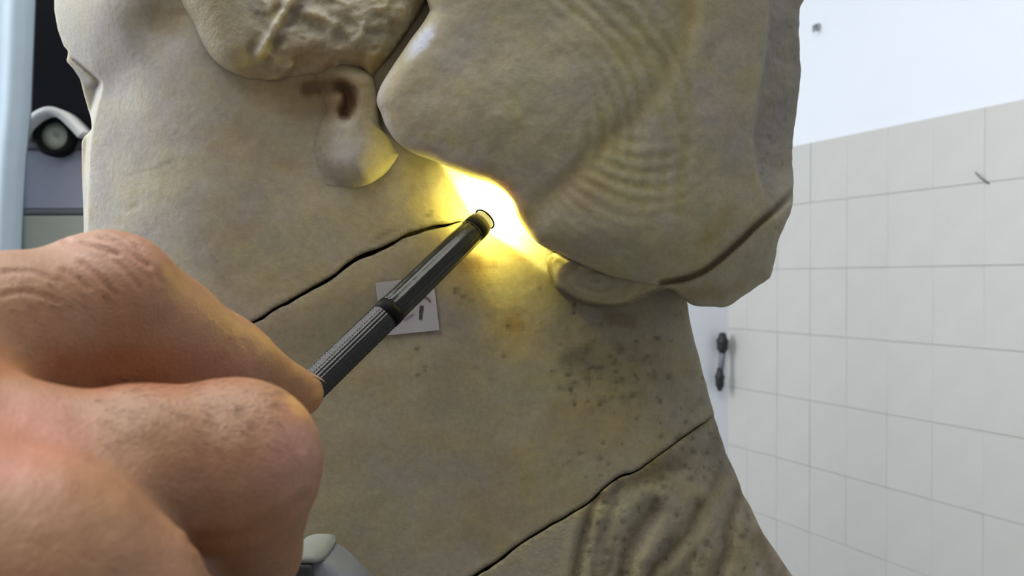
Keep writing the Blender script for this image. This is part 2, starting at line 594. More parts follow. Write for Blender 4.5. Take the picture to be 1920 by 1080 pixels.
def Hdrape(X, Y):
    H = Hbody(X, Y) - 6
    H -= 20 * smoothstep(1150, 1500, Y)
    for p, wd, dp in FOLDS:
        d = line_dist(X, Y, spline(p, n=5))
        H += .72 * dp * np.exp(-(d / wd) ** 2) - 0.25 * dp * np.exp(-((d - 2.3 * wd) / wd) ** 2)
    H += 5 * fbm(X, Y, 46, 14, 4) * smoothstep(1060, 1140, X)
    al = (X - 1230) + 0.32 * (Y - 1000)
    H += 5.5 * fbm(al, Y * .22, 26, 92, 3) * smoothstep(1090, 1150, X) * smoothstep(880, 950, Y + .2 * (X - 1150))
    H += 5 * specks(X, Y, 91, 170, (1090, 1480, 800, 1090), (2, 6))
    return H


def d2drape(X, Y):
    sil = (X - neck_right(Y)) * 0.9 - 3 * fbm(X * 0, Y, 28, 29, 3)
    d = np.maximum(sil, neck_left(Y) - X)
    d = np.maximum(d, Y - 1490)
    return d


def col_drape(X, Y, H, d2):
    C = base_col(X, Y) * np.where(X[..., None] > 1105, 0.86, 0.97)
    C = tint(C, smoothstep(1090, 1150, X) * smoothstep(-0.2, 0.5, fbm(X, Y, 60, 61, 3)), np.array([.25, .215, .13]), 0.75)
    for p, wd, dp in FOLDS:
        C = tint(C, smoothstep(wd * 1.3, 2, line_dist(X, Y, spline(p, n=5))), np.array([.17, .135, .07]), 0.6)
    C = tint(C, blob(X, Y, 1230, 880, 90, 26, -22, seed=71), np.array([.18, .15, .09]), .7)
    C = tint(C, blob(X, Y, 1170, 960, 50, 30, 0, seed=72), np.array([.36, .36, .2]), .6)
    al = (X - 1230) + 0.32 * (Y - 1000)
    C = tint(C, smoothstep(.0, .6, fbm(al, Y * .22, 26, 92, 3)) * smoothstep(1090, 1150, X), np.array([.17, .14, .08]), .55)
    C = tint(C, specks(X, Y, 91, 170, (1090, 1480, 800, 1090), (2, 6)), DARK, .75)
    C = tint(C, smoothstep(-10, 0, d2), DARK, 0.5)
    return C


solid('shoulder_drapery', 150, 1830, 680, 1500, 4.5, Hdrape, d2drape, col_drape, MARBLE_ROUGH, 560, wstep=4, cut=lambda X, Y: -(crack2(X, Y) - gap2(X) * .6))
bm = box_bm(ROOT + np.array([-0.02, 0.065, 0.62]), (0.19, 0.10, 0.62), bevel=0.01)
bm_obj('plinth', bm, plain('plinth_stone', (0.42, 0.40, 0.36), 0.7), statue)
bm = box_bm(ROOT + np.array([-0.02, 0.065, 1.265]), (0.21, 0.115, 0.03), bevel=0.008)
bm_obj('plinth_cap', bm, plain('plinth_cap_stone', (0.44, 0.42, 0.38), 0.7), statue)

# ---- dark mortar deep in the joints
solid('joint_mortar', 215, 1420, 100, 1300, 8, lambda X, Y: Hbody(X, Y) + 60,
      lambda X, Y: np.maximum(np.maximum(X - neck_right(Y) + 16, neck_left(Y) + 28 - X), np.maximum(120 - Y, Y - 1280)),
      lambda X, Y, H, d2: np.broadcast_to(np.array([.035, .028, .018]), X.shape + (3,)), MARBLE_ROUGH, 520, taper=0.0005)

# ---- ear
EAR = [(545, 120), (620, 112), (690, 135), (704, 165), (710, 205), (716, 240), (742, 268), (774, 286), (752, 306), (722, 328), (690, 346), (655, 354), (615, 352), (560, 340), (535, 300), (520, 250), (520, 190)]


def Hear(X, Y):
    d = poly_sdf(X, Y, spline(EAR, True, 4))
    fd = smoothstep(585, 668, X + 0.05 * (300 - Y) - .011 * np.clip(Y - 285, 0, 90) ** 2)
    H = Hface(X, Y) + 2.5 - 36 * fd + 20 * fd * np.exp(d / 14) + 3 * smoothstep(585, 560, X)
    H -= 9 * np.exp(-((X - 640) / 42) ** 2 - ((Y - 300) / 45) ** 2)
    H += 34 * smoothstep(676, 775, X) * smoothstep(225, 275, Y)
    H += 9 * np.exp(-((X - 600) / 40) ** 2 - ((Y - 205) / 30) ** 2)
    H += 2.0 * fbm(X, Y, 30, 17, 3)
    return H


def col_ear(X, Y, H, d2):
    C = col_face(X, Y, H, d2 * 0 - 50)
    C = tint(C, blob(X, Y, 650, 280, 50, 66, seed=81), np.array([.40, .375, .33]), .6)
    return C


solid('ear', 530, 790, 100, 366, 3, Hear, lambda X, Y: poly_sdf(X, Y, spline(EAR, True, 4)), col_ear, MARBLE, 110, k=6, taper=0)

# ---- carved hair in front of the ear
LOCK = [(318, -78), (338, 0), (362, 42), (377, 76), (398, 110), (430, 134), (478, 150), (530, 150), (575, 143), (635, 138), (672, 146), (690, 158), (699, 160), (720, 124), (757, 70), (792, 17), (822, -40), (832, -78)]


def Hlock(X, Y):
    d = poly_sdf(X, Y, spline(LOCK, True, 4))
    lo_ = 1 - .6 * smoothstep(70, 150, Y) * smoothstep(430, 500, X) * smoothstep(700, 670, X)
    H = Hface(X, Y) - (52 - 46 * np.exp(d / (20 + 14 * (1 - lo_)))) * lo_
    H += 13 * np.exp(-(line_dist(X, Y, [(470, -60), (482, 20), (500, 60), (476, 96)]) / 16) ** 2)
    H -= 15 * np.exp(-(line_dist(X, Y, [(575, -60), (545, 0), (510, 55), (482, 104)]) / 8) ** 2)
    H += 8 * np.exp(-(line_dist(X, Y, [(595, -40), (562, 18), (530, 66), (505, 110)]) / 9) ** 2)
    for p in ([(535, 58), (572, 52)], [(560, 22), (600, 26), (632, 44)], [(612, -10), (650, 6)]):
        dd = line_dist(X, Y, p)
        H -= 6 * np.exp(-(dd / 7) ** 2)
    rg = 1 - 2 * np.abs(fbm(X + .5 * Y, Y - .4 * X, 62, 18, 4))
    H -= 11 * (rg - .4) * smoothstep(440, 520, X)
    H += 8 * fbm(X, Y, 30, 19, 4) * smoothstep(440, 520, X)
    H += 22 * smoothstep(120, 175, Y + 0.15 * (X - 560)) * smoothstep(540, 600, X)
    return H


def col_lock(X, Y, H, d2):
    C = base_col(X, Y) * 1.0
    C = tint(C, smoothstep(10, 3, line_dist(X, Y, [(565, -20), (545, 0), (510, 55), (486, 98)])), np.array([.52, .49, .42]), .7)
    C = tint(C, smoothstep(430, 520, X) * smoothstep(.3, .9, 1 - 2 * np.abs(fbm(X + .5 * Y, Y - .4 * X, 62, 18, 4))), np.array([.46, .42, .35]), .6)
    C = tint(C, blob(X, Y, 640, 118, 150, 42, 8, seed=83), OCHRE, .8)
    C = tint(C, blob(X, Y, 520, 160, 60, 22, 0, seed=84), OCHRE, .6)
    C = tint(C, smoothstep(-10, 0, d2) * smoothstep(690, 720, X), DARK, .8)
    return C


solid('temple_hair', 305, 850, -76, 176, 3, Hlock, lambda X, Y: poly_sdf(X, Y, spline(LOCK, True, 4)), col_lock, MARBLE_ROUGH, 200, taper=0)

# ---- the large back hair piece
HAIR = [(838, -78), (806, 20), (770, 74), (735, 126), (713, 163), (706, 190), (715, 214), (724, 238), (744, 266), (774, 287), (820, 304), (860, 322), (890, 334), (918, 344), (940, 360), (958, 380), (968, 402), (986, 430), (1004, 452), (1022, 464), (1048, 474), (1066, 484), (1150, 520), (1250, 540), (1275, 556), (1300, 573), (1335, 576), (1366, 575), (1400, 551), (1440, 528), (1452, 508), (1462, 455), (1474, 425), (1488, 390), (1497, 340), (1499, 280), (1508, 225), (1513, 180), (1518, 130), (1513, 80), (1511, 20), (1510, -78)]
GRV = spline([(985, 425), (1025, 372), (1075, 330), (1145, 262), (1215, 190), (1275, 80), (1300, -60)], n=6)
GR2 = spline([(1500, 345), (1462, 385), (1420, 420), (1380, 458), (1330, 500), (1290, 520), (1240, 530)], n=5)


def strands(X, Y):
    g = np.zeros(X.shape)
    # round lock: rings about its middle
    r = np.hypot(X - 940, (Y - 250) * 0.92); th = np.degrees(np.arctan2(-(Y - 250), X - 940))
    m = smoothstep(70, 170, r) * smoothstep(395, 330, r) * smoothstep(-40, 0, th) * smoothstep(105, 60, th) * smoothstep(-.45, .25, fbm(X, Y, 90, 131, 3))
    g += m * (0.5 + 0.5 * np.cos((r * (1 + .1 * np.sin(np.radians(th * 2))) + 22 * fbm(X, Y, 110, 33, 3)) * 2 * np.pi / 31))
    # hooked locks below the diagonal groove
    r2 = np.hypot(X - 1205 - 0.25 * (Y - 330), (Y - 240)); a2 = X * 0.75 + 0.85 * Y + 26 * np.sin((X - Y) / 70)
    below = smoothstep(-6, 30, (Y - np.interp(X, GRV[:, 0], GRV[:, 1])) * 0.7)
    m2 = below * np.exp(-((X - 1140) / 130) ** 2 - ((Y - 330) / 85) ** 2)
    cur = Y + 0.0035 * (X - 1190) ** 2 - 0.15 * X
    g += 1.15 * m2 * (0.5 + 0.5 * np.cos((cur + 7 * fbm(X, Y, 60, 34, 3)) * 2 * np.pi / 29))
    # long locks running down the back
    m3 = smoothstep(1230, 1270, X) * smoothstep(1400, 1340, X) * smoothstep(560, 430, Y)
    g += 0.55 * m3 * (0.5 + 0.5 * np.cos((X + 0.05 * Y + 9 * fbm(X, Y, 120, 35, 2)) * 2 * np.pi / 48))
    return np.clip(g, 0, 1.3)


def edge_x(Y):
    return np.interp(Y, [-80, 0, 100, 200, 260, 330, 420, 560], [1442, 1440, 1432, 1416, 1408, 1418, 1450, 1470])


def Hhair(X, Y):
    d = poly_sdf(X, Y, spline(HAIR, True, 4))
    nt_ = np.exp(-((X - 960) / 150) ** 2 - ((Y - 400) / 130) ** 2)
    H = -62 + (40 - 14 * nt_) * np.exp(d / (13 - 5 * nt_))
    H += 150 * np.clip((X - 1050) / 420, 0, 1.3) ** 2
    H -= 26 * np.exp(-((X - 930) / 190) ** 2 - ((Y - 220) / 160) ** 2)
    H += 7 * np.exp(-(line_dist(X, Y, GRV) / 24) ** 2)
    H -= 10 * np.exp(-((X - 1160) / 120) ** 2 - ((Y - 400) / 80) ** 2)
    H += 2.4 * strands(X, Y)
    d2 = line_dist(X, Y, GR2)
    H += 26 * np.exp(-(d2 / 6) ** 2)
    low = smoothstep(-4, 12, (Y - np.interp(X, GR2[::-1, 0], GR2[::-1, 1])))
    H += 12 * low * smoothstep(1235, 1290, X)
    e = X - edge_x(Y)
    H += 1.7 * np.clip(e, 0, 200) * smoothstep(420, 300, Y) + 12 * smoothstep(-2, 8, e) * smoothstep(320, 240, Y)
    H += (2.0 + 10 * smoothstep(-5, 15, e)) * fbm(X, Y, 36, 36, 4)
    H += 34 * smoothstep(410, 600, Y)
    H += 3.5 * fbm(X, Y, 110, 38, 3)
    return H


def d2hair(X, Y):
    return poly_sdf(X, Y, spline(HAIR, True, 4)) + 3.0 * fbm(X, Y, 22, 37, 3) * smoothstep(1300, 1380, X)


def col_hair(X, Y, H, d2):
    C = base_col(X, Y) * 0.97
    C = tint(C, smoothstep(0.35, 1.1, strands(X, Y)), np.array([.30, .265, .125]), .75)
    C = tint(C, smoothstep(30, 4, line_dist(X, Y, GRV)), np.array([.33, .27, .13]), .6)
    C = tint(C, smoothstep(11, 3, line_dist(X, Y, GR2)), np.array([.14, .10, .05]), .75)
    C = tint(C, smoothstep(.05, .5, fbm(X + 40 * fbm(X, Y, 150, 140, 2), Y * .7, 46, 141, 3)), np.array([.34, .31, .17]), .45)
    C = tint(C, blob(X, Y, 1090, 355, 70, 40, -40, seed=101), OCHRE, .45)
    C = tint(C, blob(X, Y, 1340, 430, 70, 26, -55, seed=102), np.array([.30, .24, .10]), .6)
    C = tint(C, blob(X, Y, 1330, 545, 90, 22, -5, seed=103), np.array([.27, .22, .10]), .6)
    C = tint(C, blob(X, Y, 790, 78, 17, 48, 38, 0.15, seed=104), np.array([.52, .57, .66]), .8)
    C = tint(C, smoothstep(-16, -5, d2) * smoothstep(760, 720, X), np.array([.46, .45, .43]), .6)
    C = tint(C, blob(X, Y, 830, 285, 90, 20, 20, seed=105), np.array([.42, .39, .38]), .6)
    e = X - edge_x(Y)
    C = tint(C, smoothstep(-3, 6, e) * smoothstep(430, 330, Y), np.array([.235, .21, .165]), .9)
    C = tint(C, specks(X, Y, 106, 130, (1405, 1520, -70, 480), (1.6, 5)) * smoothstep(-3, 10, e), DARK, .7)
    C = tint(C, smoothstep(0, .6, fbm(X, Y, 30, 107, 3)) * smoothstep(-3, 10, e), np.array([.20, .17, .13]), .6)
    C = tint(C, smoothstep(-8, 0, d2) * smoothstep(1200, 1300, X), np.array([.16, .13, .08]), .5)
    return C


solid('back_hair', 690, 1530, -76, 590, 3, Hhair, d2hair, col_hair, MARBLE, 620, k=6, wstep=3.2)

# ---- small curl at the nape
CURL = [(1030, 480), (1026, 505), (1040, 538), (1062, 556), (1092, 570), (1138, 578), (1180, 572), (1222, 552), (1258, 536), (1245, 508), (1190, 480), (1120, 468), (1060, 470)]


def Hcurl(X, Y):
    d = poly_sdf(X, Y, spline(CURL, True, 4))
    H = 2 + 34 * np.exp(d / 15) + 0.18 * (X - 1100)
    r = np.hypot((X - 1120) * 0.62, Y - 525)
    H += 1.6 * np.cos(r * 2 * np.pi / 19) * smoothstep(0, -20, d)
    H += 2.5 * fbm(X, Y, 40, 39, 3)
    return H


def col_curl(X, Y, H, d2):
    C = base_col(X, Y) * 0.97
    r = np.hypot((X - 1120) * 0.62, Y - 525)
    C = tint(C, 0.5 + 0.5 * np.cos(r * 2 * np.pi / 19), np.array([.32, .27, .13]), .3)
    C = tint(C, smoothstep(-13, -4, d2) * np.maximum(smoothstep(520, 550, Y), smoothstep(1045, 1035, X)), DARK, .85)  # dark edge tint stands in for the shaded crack below the curl
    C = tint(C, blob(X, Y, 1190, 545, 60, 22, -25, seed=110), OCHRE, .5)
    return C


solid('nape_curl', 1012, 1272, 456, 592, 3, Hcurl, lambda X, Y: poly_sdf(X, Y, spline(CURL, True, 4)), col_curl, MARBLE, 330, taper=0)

# ------------------------------------------------------------------ paper label stuck on the neck
def on_neck(px, py, lift):
    px, py = np.asarray(px, float), np.asarray(py, float)
    return W(px, py, ZR + (Hneck(px, py) - lift) / PXM)


def sheet(name, quad, lift, thick, mat, parent, nu=12, nv=12):
    u, v = np.meshgrid(np.linspace(0, 1, nu), np.linspace(0, 1, nv), indexing='ij')
    q = np.array(quad, float)
    P = ((1 - u) * (1 - v))[..., None] * q[0] + (u * (1 - v))[..., None] * q[1] + (u * v)[..., None] * q[2] + ((1 - u) * v)[..., None] * q[3]
    top = on_neck(P[..., 0], P[..., 1], lift + thick).reshape(-1, 3); bot = on_neck(P[..., 0], P[..., 1], lift).reshape(-1, 3)
    n = nu * nv; Q = []
    I = lambda i, j: i * nv + j
    for i in range(nu - 1):
        for j in range(nv - 1):
            Q.append((I(i, j), I(i, j + 1), I(i + 1, j + 1), I(i + 1, j)))
            Q.append((n + I(i, j), n + I(i + 1, j), n + I(i + 1, j + 1), n + I(i, j + 1)))
    ring = [I(i, 0) for i in range(nu)] + [I(nu - 1, j) for j in range(1, nv)] + [I(i, nv - 1) for i in range(nu - 2, -1, -1)] + [I(0, j) for j in range(nv - 2, 0, -1)]
    for a, b in zip(ring, ring[1:] + ring[:1]):
        Q.append((a, b, n + b, n + a))
    return mesh_np(name, np.vstack([top, bot]), np.array(Q), mat, parent, smooth=False)


lab = empty('paper_label', on_neck(760, 560, 3),
            'small white paper label with a handwritten mark stuck on the marble neck behind the torch', 'label')
sheet('paper', [(704, 530), (812, 518), (824, 619), (714, 630)], 3.0, 1.6, plain('label_paper', (0.43, 0.42, 0.44), 0.85, 0, 0.05, 60), lab)
M_INK = plain('dark_ink', (0.06, 0.05, 0.06), 0.7)
M_INK2 = plain('faded_ink', (0.26, 0.24, 0.29), 0.8)
M_INKR = plain('red_brown_ink', (0.20, 0.10, 0.11), 0.8)


def stroke(name, pts, wd, mat):
    for a, b in zip(pts[:-1], pts[1:]):
        pass
    pts = np.array(pts, float)
    t = np.gradient(pts, axis=0); t /= np.linalg.norm(t, axis=1)[:, None]
    nrm = np.stack([-t[:, 1], t[:, 0]], 1) * wd / 2
    L, R = pts + nrm, pts - nrm
    P = np.vstack([on_neck(L[:, 0], L[:, 1], 5.6), on_neck(R[:, 0], R[:, 1], 5.6), on_neck(L[:, 0], L[:, 1], 4.4), on_neck(R[:, 0], R[:, 1], 4.4)])
    n = len(pts); Q = []
    for i in range(n - 1):
        Q += [(i, n + i, n + i + 1, i + 1), (2 * n + i, 2 * n + i + 1, 3 * n + i + 1, 3 * n + i), (i, i + 1, 2 * n + i + 1, 2 * n + i), (n + i, 3 * n + i, 3 * n + i + 1, n + i + 1)]
    Q += [(0, 2 * n, 3 * n, n), (n - 1, 2 * n - 1, 4 * n - 1, 3 * n - 1)]
    return mesh_np(name, P, np.array(Q), mat, lab, smooth=False)


stroke('ink_stroke', [(791, 573), (790, 580), (789, 588)], 7, M_INK)
stroke('ink_stroke', [(789, 589), (789, 594), (788, 599)], 6, M_INK)
stroke('ink_stroke', [(783, 567), (789, 560), (796, 557), (803, 560), (807, 566)], 4, M_INKR)
stroke('ink_stroke', [(757, 600), (765, 595), (776, 588)], 4, M_INK2)

# ------------------------------------------------------------------ pen torch
TIP = M3(902, 418, 0.299); END = M3(598, 713, 0.258)
AX = (END - TIP); LEN = np.linalg.norm(AX); AX = AX / LEN
TU = np.cross(AX, [0, 0, 1.0]); TU /= np.linalg.norm(TU); TV = np.cross(AX, TU)
torch = empty('pen_torch', cam_to_world(TIP + AX * 0.12), 'slim dark metal pen torch with knurled grip shining into the gap under the hair', 'torch')


def lathe(name, prof, mat, seg=40, disp=None, parent=torch, smooth=True, facets=0):
    """prof: (distance along axis from tip, radius)"""
    prof = np.array(prof, float); a = np.linspace(0, 2 * np.pi, seg, endpoint=False)
    rows_ = []
    for i, (s, r) in enumerate(prof):
        rr = np.full(seg, r)
        if facets: rr = rr * (1 - 0.06 * np.abs(np.sin(a * facets / 2)))
        if disp is not None: rr = rr + disp(s, a)
        rows_.append(TIP + AX * s + rr[:, None] * (np.cos(a)[:, None] * TU + np.sin(a)[:, None] * TV))
    n = len(prof)
    P = np.vstack(rows_ + [TIP + AX * prof[0, 0], TIP + AX * prof[-1, 0]])
    Q = []
    for i in range(n - 1):
        for j in range(seg):
            k = (j + 1) % seg
            Q.append((i * seg + j, (i + 1) * seg + j, (i + 1) * seg + k, i * seg + k))
    for j in range(seg):
        k = (j + 1) % seg
        Q.append((n * seg, j, k, k)); Q.append((n * seg + 1, (n - 1) * seg + k, (n - 1) * seg + j, (n - 1) * seg + j))
    bm = bmesh.new()
    vs = [bm.verts.new(p) for p in cam_to_world(P)]
    for q in Q:
        f = bm.faces.new([vs[t] for t in dict.fromkeys(q)])
    o = bm_obj(name, bm, mat, parent, smooth)
    return o


M_GUN = plain('gunmetal', (0.035, 0.036, 0.033), 0.2, 0.6, 0.25, 300, 0.15)
M_KNURL = plain('knurled_gunmetal', (0.05, 0.05, 0.05), 0.2, 0.7, 0.3, 500, 0.1)
M_BLACK = plain('black_rubber', (0.006, 0.006, 0.006), 0.6)
M_BLACK.node_tree.nodes['Principled BSDF'].inputs['Specular IOR Level'].default_value = 0.1
M_RIM = plain('lens_rim_black', (0.0015, 0.0015, 0.0012), 0.9)
M_RIM.node_tree.nodes['Principled BSDF'].inputs['Specular IOR Level'].default_value = 0.0
R0 = 25.0 / F * 0.295
lathe('bezel', [(-0.0002, R0 * .80), (0.0002, R0 * .94), (0.002, R0 * .99), (0.0045, R0), (0.0048, R0 * .95), (0.0054, R0 * .95), (0.0058, R0)], M_BLACK)
lathe('front_barrel', [(0.0056, R0 * .98), (0.006, R0), (0.03, R0 * 1.02), (0.046, R0 * 1.03), (0.050, R0 * 1.04), (0.0508, R0 * .98)], M_GUN, 48, facets=12)
lathe('grip_ring', [(0.0504, R0 * .9), (0.0506, R0 * 1.06), (0.0525, R0 * 1.08), (0.0545, R0 * 1.06), (0.0547, R0 * .9)], M_BLACK)
s = np.linspace(0.0545, 0.125, 140)
lathe('knurled_barrel', [(0.0544, R0 * .9)] + [(v, R0 * 1.0) for v in s] + [(0.126, R0 * .8)], M_KNURL, 96,
      disp=lambda s_, a: 0.0004 * np.cos(a * 13 + s_ * 2600) * np.cos(a * 13 - s_ * 2600) * (0.055 < s_ < 0.124))
lens_m, nt, b = new_mat('lit_lens')
b.inputs['Base Color'].default_value = (.006, 0.005, 0.001, 1); b.inputs['Specular IOR Level'].default_value = 0.0; b.inputs['Roughness'].default_value = 0.15
em = noise_node(nt, 200)
nt.links.new(ramp(nt, em.outputs[0], [(0, (1, .80, .22)), (1, (1, .86, .30))]), b.inputs['Emission Color'])
b.inputs['Emission Strength'].default_value = 0.8
LT = 0.0026
lathe('lens', [(-LT, R0 * .02), (-LT * .97, R0 * .5), (-LT * .9, R0 * .74), (-LT * .8, R0 * .79), (-0.0001, R0 * .80)], lens_m)
# thin wire rim that guards the lens
def torus_pts(s0, R, r, name, mat, parent, nseg=40, m=8):
    a = np.linspace(0, 2 * np.pi, nseg, endpoint=False); bm = bmesh.new(); g = []
    for t in a:
        row = []
        for u in np.linspace(0, 2 * np.pi, m, endpoint=False):
            rad = R + r * math.cos(u)
            row.append(bm.verts.new(cam_to_world(TIP + AX * (s0 + r * math.sin(u)) + rad * (math.cos(t) * TU + math.sin(t) * TV))))
        g.append(row)
    for i in range(nseg):
        for j in range(m):
            bm.faces.new((g[i][j], g[(i + 1) % nseg][j], g[(i + 1) % nseg][(j + 1) % m], g[i][(j + 1) % m]))
    return bm_obj(name, bm, mat, parent, True)
torus_pts(-0.0024, R0 * .86, R0 * .075, 'lens_rim', M_RIM, torch)
bl = bpy.data.lights.new('torch_bulb', 'POINT')
bl.energy = 0.085; bl.color = (1.0, 0.90, 0.16); bl.shadow_soft_size = 0.0012
bo = bpy.data.objects.new('torch_bulb', bl); bo.parent = torch
bo.location = cam_to_world(TIP - AX * 0.0055) - origin_of(torch)
COL.objects.link(bo)

sp = bpy.data.lights.new('torch_beam', 'SPOT')
sp.energy = 0.34; sp.color = (1.0, 0.92, 0.26); sp.shadow_soft_size = 0.0012
sp.spot_size = math.radians(162); sp.spot_blend = 0.05
so = bpy.data.objects.new('torch_beam', sp); so.parent = torch
so.location = cam_to_world(TIP - AX * 0.0052) - origin_of(torch)
bw = cam_to_world(TIP - AX) - cam_to_world(TIP)
so.rotation_euler = Vector(bw).to_track_quat('-Z', 'Y').to_euler()
COL.objects.link(so)

# ------------------------------------------------------------------ hand
def hand_sdf(prims, lo, hi, step):
    n = np.ceil((hi - lo) / step).astype(int) + 1
    f = np.full(n, 0.03, np.float32)
    g = [lo[i] + step * np.arange(n[i]) for i in range(3)]
    for (A, ra, B, rb, k) in prims:
        A, B = np.array(A), np.array(B); rm = max(ra, rb) + k + 3 * step
        mn = np.minimum(A, B) - rm; mx = np.maximum(A, B) + rm
        i0 = np.clip(np.floor((mn - lo) / step).astype(int), 0, n); i1 = np.clip(np.ceil((mx - lo) / step).astype(int) + 1, 0, n)
        sl = tuple(slice(a, b_) for a, b_ in zip(i0, i1))
        x, y, z = np.meshgrid(g[0][sl[0]], g[1][sl[1]], g[2][sl[2]], indexing='ij', sparse=True)
        e = B - A; L = float(e @ e) + 1e-12
        t = np.clip(((x - A[0]) * e[0] + (y - A[1]) * e[1] + (z - A[2]) * e[2]) / L, 0, 1).astype(np.float32)
        d = np.sqrt((x - A[0] - t * e[0]) ** 2 + (y - A[1] - t * e[1]) ** 2 + (z - A[2] - t * e[2]) ** 2) - (ra + (rb - ra) * t)
        old = f[sl]
        h = np.maximum(k - np.abs(old - d), 0) / k
        f[sl] = np.minimum(old, d) - h * h * k * 0.25
    return f


def jt(px, py, Z, rpx):
    return (M3(px, py, Z), rpx * Z / F)


I1, I2, I3 = jt(-200, 690, .140, 150), jt(0, 622, .158, 134), jt(205, 560, .178, 117)
I35, I4, I5 = jt(300, 622, .190, 100), jt(405, 682, .205, 84), jt(563, 738, .236, 43)
L1, L2, L3, L4 = jt(-150, 700, .150, 120), jt(20, 670, .168, 108), jt(250, 668, .188, 95), jt(420, 715, .210, 62)
m0, m1, m2, m3 = jt(-200, 900, .125, 165), jt(0, 882, .133, 132), jt(250, 880, .144, 152), jt(438, 872, .156, 156)
m4, m5, m6 = jt(458, 1030, .185, 101), jt(400, 1160, .200, 96), jt(330, 1120, .232, 70)
r0_, r1_, r2_, r3_ = jt(-260, 1080, .105, 180), jt(30, 1085, .114, 168), jt(215, 1138, .124, 152), jt(400, 1290, .150, 125)
r4_, r5_ = jt(420, 1400, .185, 100), jt(330, 1330, .215, 75)
p0_, p1_, p2_, p3_, p4_ = jt(-300, 1330, .100, 160), jt(0, 1440, .105, 150), jt(200, 1560, .12, 130), jt(300, 1650, .15, 105), jt(260, 1600, .18, 85)
wrist = (np.array([-0.205, -0.055, 0.125]), 0.027); wrist2 = (np.array([-0.205, -0.075, 0.112]), 0.026)
arm = (np.array([-0.30, -0.09, 0.118]), 0.036)
t0_, t1_, t2_, t3_ = (np.array([-0.17, -0.05, 0.155]), 0.017), jt(0, 860, .200, 120), jt(280, 825, .246, 84), jt(505, 808, .268, 52)
PR = []
def chain(k, *j):
    for a, b in zip(j[:-1], j[1:]): PR.append((a[0], a[1], b[0], b[1], k))
chain(0.010, wrist, I1); chain(0.012, wrist, m0); chain(0.012, wrist2, r0_); chain(0.012, wrist2, p0_)
chain(0.02, arm, wrist); chain(0.02, arm, wrist2)
chain(0.012, I1, m0); chain(0.012, m0, r0_); chain(0.012, r0_, p0_)
chain(0.006, I1, I2, I3, I35, I4, I5)
chain(0.014, L1, L2, L3, L4)
chain(0.007, t0_, t1_, t2_, t3_)
chain(0.0035, m1, m2, m3, m4, m5, m6); chain(0.008, m0, m1)
chain(0.0035, r1_, r2_, r3_, r4_, r5_); chain(0.016, r0_, r1_)
PR.append((m1[0] + np.array([-.006, 0, .004]), m1[1] * .9, r1_[0] + np.array([-.004, 0, .004]), r1_[1] * .9, .014))
chain(0.0035, p0_, p1_, p2_, p3_, p4_)
hlo, hhi = np.array([-0.345, -0.205, 0.055]), np.array([-0.028, 0.022, 0.284])
STEP = 0.00085
f = hand_sdf(PR, hlo, hhi, STEP)
f[0] = f[-1] = 1; f[:, 0] = f[:, -1] = 1; f[:, :, 0] = f[:, :, -1] = 1
V, Q = surface_nets(f)
P = hlo + V * STEP
del f
# normals
e1 = P[Q[:, 2]] - P[Q[:, 0]]; e2 = P[Q[:, 3]] - P[Q[:, 1]]
fn = np.cross(e1, e2); N = np.zeros_like(P)
for k in range(4): np.add.at(N, Q[:, k], fn)
N /= np.linalg.norm(N, axis=1)[:, None] + 1e-12
hx = P[:, 0] / P[:, 2] * F + 960; hy = 540 - P[:, 1] / P[:, 2] * F
view = -(N * P).sum(1) / np.linalg.norm(P, axis=1)
sgn = 1.0 if (N * (P - P.mean(0))).sum() > 0 else -1.0
N *= sgn; view *= sgn
vis = smoothstep(-0.15, 0.15, view)
WR = [([(122, 452), (170, 462), (222, 478)], 4, .0006), ([(190, 444), (225, 458), (258, 484), (280, 500)], 4.5, .0008), ([(118, 508), (140, 520), (165, 540)], 5, .0003),
      ([(150, 490), (180, 515), (216, 552)], 4, .0005), ([(200, 478), (232, 505), (262, 540)], 4, .0004), ([(255, 462), (285, 495), (300, 530)], 5, .0004),
      ([(0, 512), (60, 510), (110, 530)], 5, .0004), ([(0, 556), (50, 548), (110, 566)], 5, .0004), ([(455, 640), (470, 662), (472, 690)], 6, .00015), ([(430, 640), (445, 668)], 6, .00012),
      ([(520, 762), (550, 800), (566, 840)], 7, .0003), ([(365, 1012), (420, 1010), (480, 996), (530, 970), (570, 935)], 12, .0005)]
dsp = np.zeros(len(P))
for p, wd, dp in WR:
    d = line_dist(hx, hy, spline(p, n=5))
    dsp -= dp * np.exp(-(d / wd) ** 2) - 0.35 * dp * np.exp(-((d - 2 * wd) / wd) ** 2)
mm = (hy > 690) & (P[:, 2] > 0.2)
dsp[mm] = 0
dsp += 0.00025 * fbm(hx, hy, 60, 201, 3)
P = P + N * (dsp * vis)[:, None]
# skin colour: pinker knuckles, paler middles, red-brown shade painted under the fingers
SK = np.array([0.33, 0.17, 0.09])
C = np.tile(SK, (len(P), 1))
C = tint(C, smoothstep(0.0, 0.6, fbm(hx, hy, 140, 211, 3)), np.array([.36, .195, .10]), .5)
for x, y, rx, ry, sd, c, k in [(10, 830, 190, 110, 1, (.47, .19, .14), .6), (545, 850, 75, 110, 2, (.42, .205, .16), .55), (200, 480, 120, 50, 3, (.47, .25, .18), .5), (570, 760, 50, 40, 4, (.48, .21, .08), .5), (250, 690, 300, 60, 5, (.36, .125, .055), .75), (470, 1010, 120, 70, 6, (.36, .15, .05), .6), (600, 738, 16, 14, 7, (.52, .36, .11), .5)]:
    C = tint(C, blob(hx, hy, x, y, rx, ry, 0, .25, 300 + sd), np.array(c), k)
for p, wd, dp in WR:
    C = tint(C, np.exp(-(line_dist(hx, hy, spline(p, n=5)) / wd) ** 2) * vis * (dp / .0009), np.array([.34, .14, .09]), .45)
skin, nt, b = new_mat('skin')
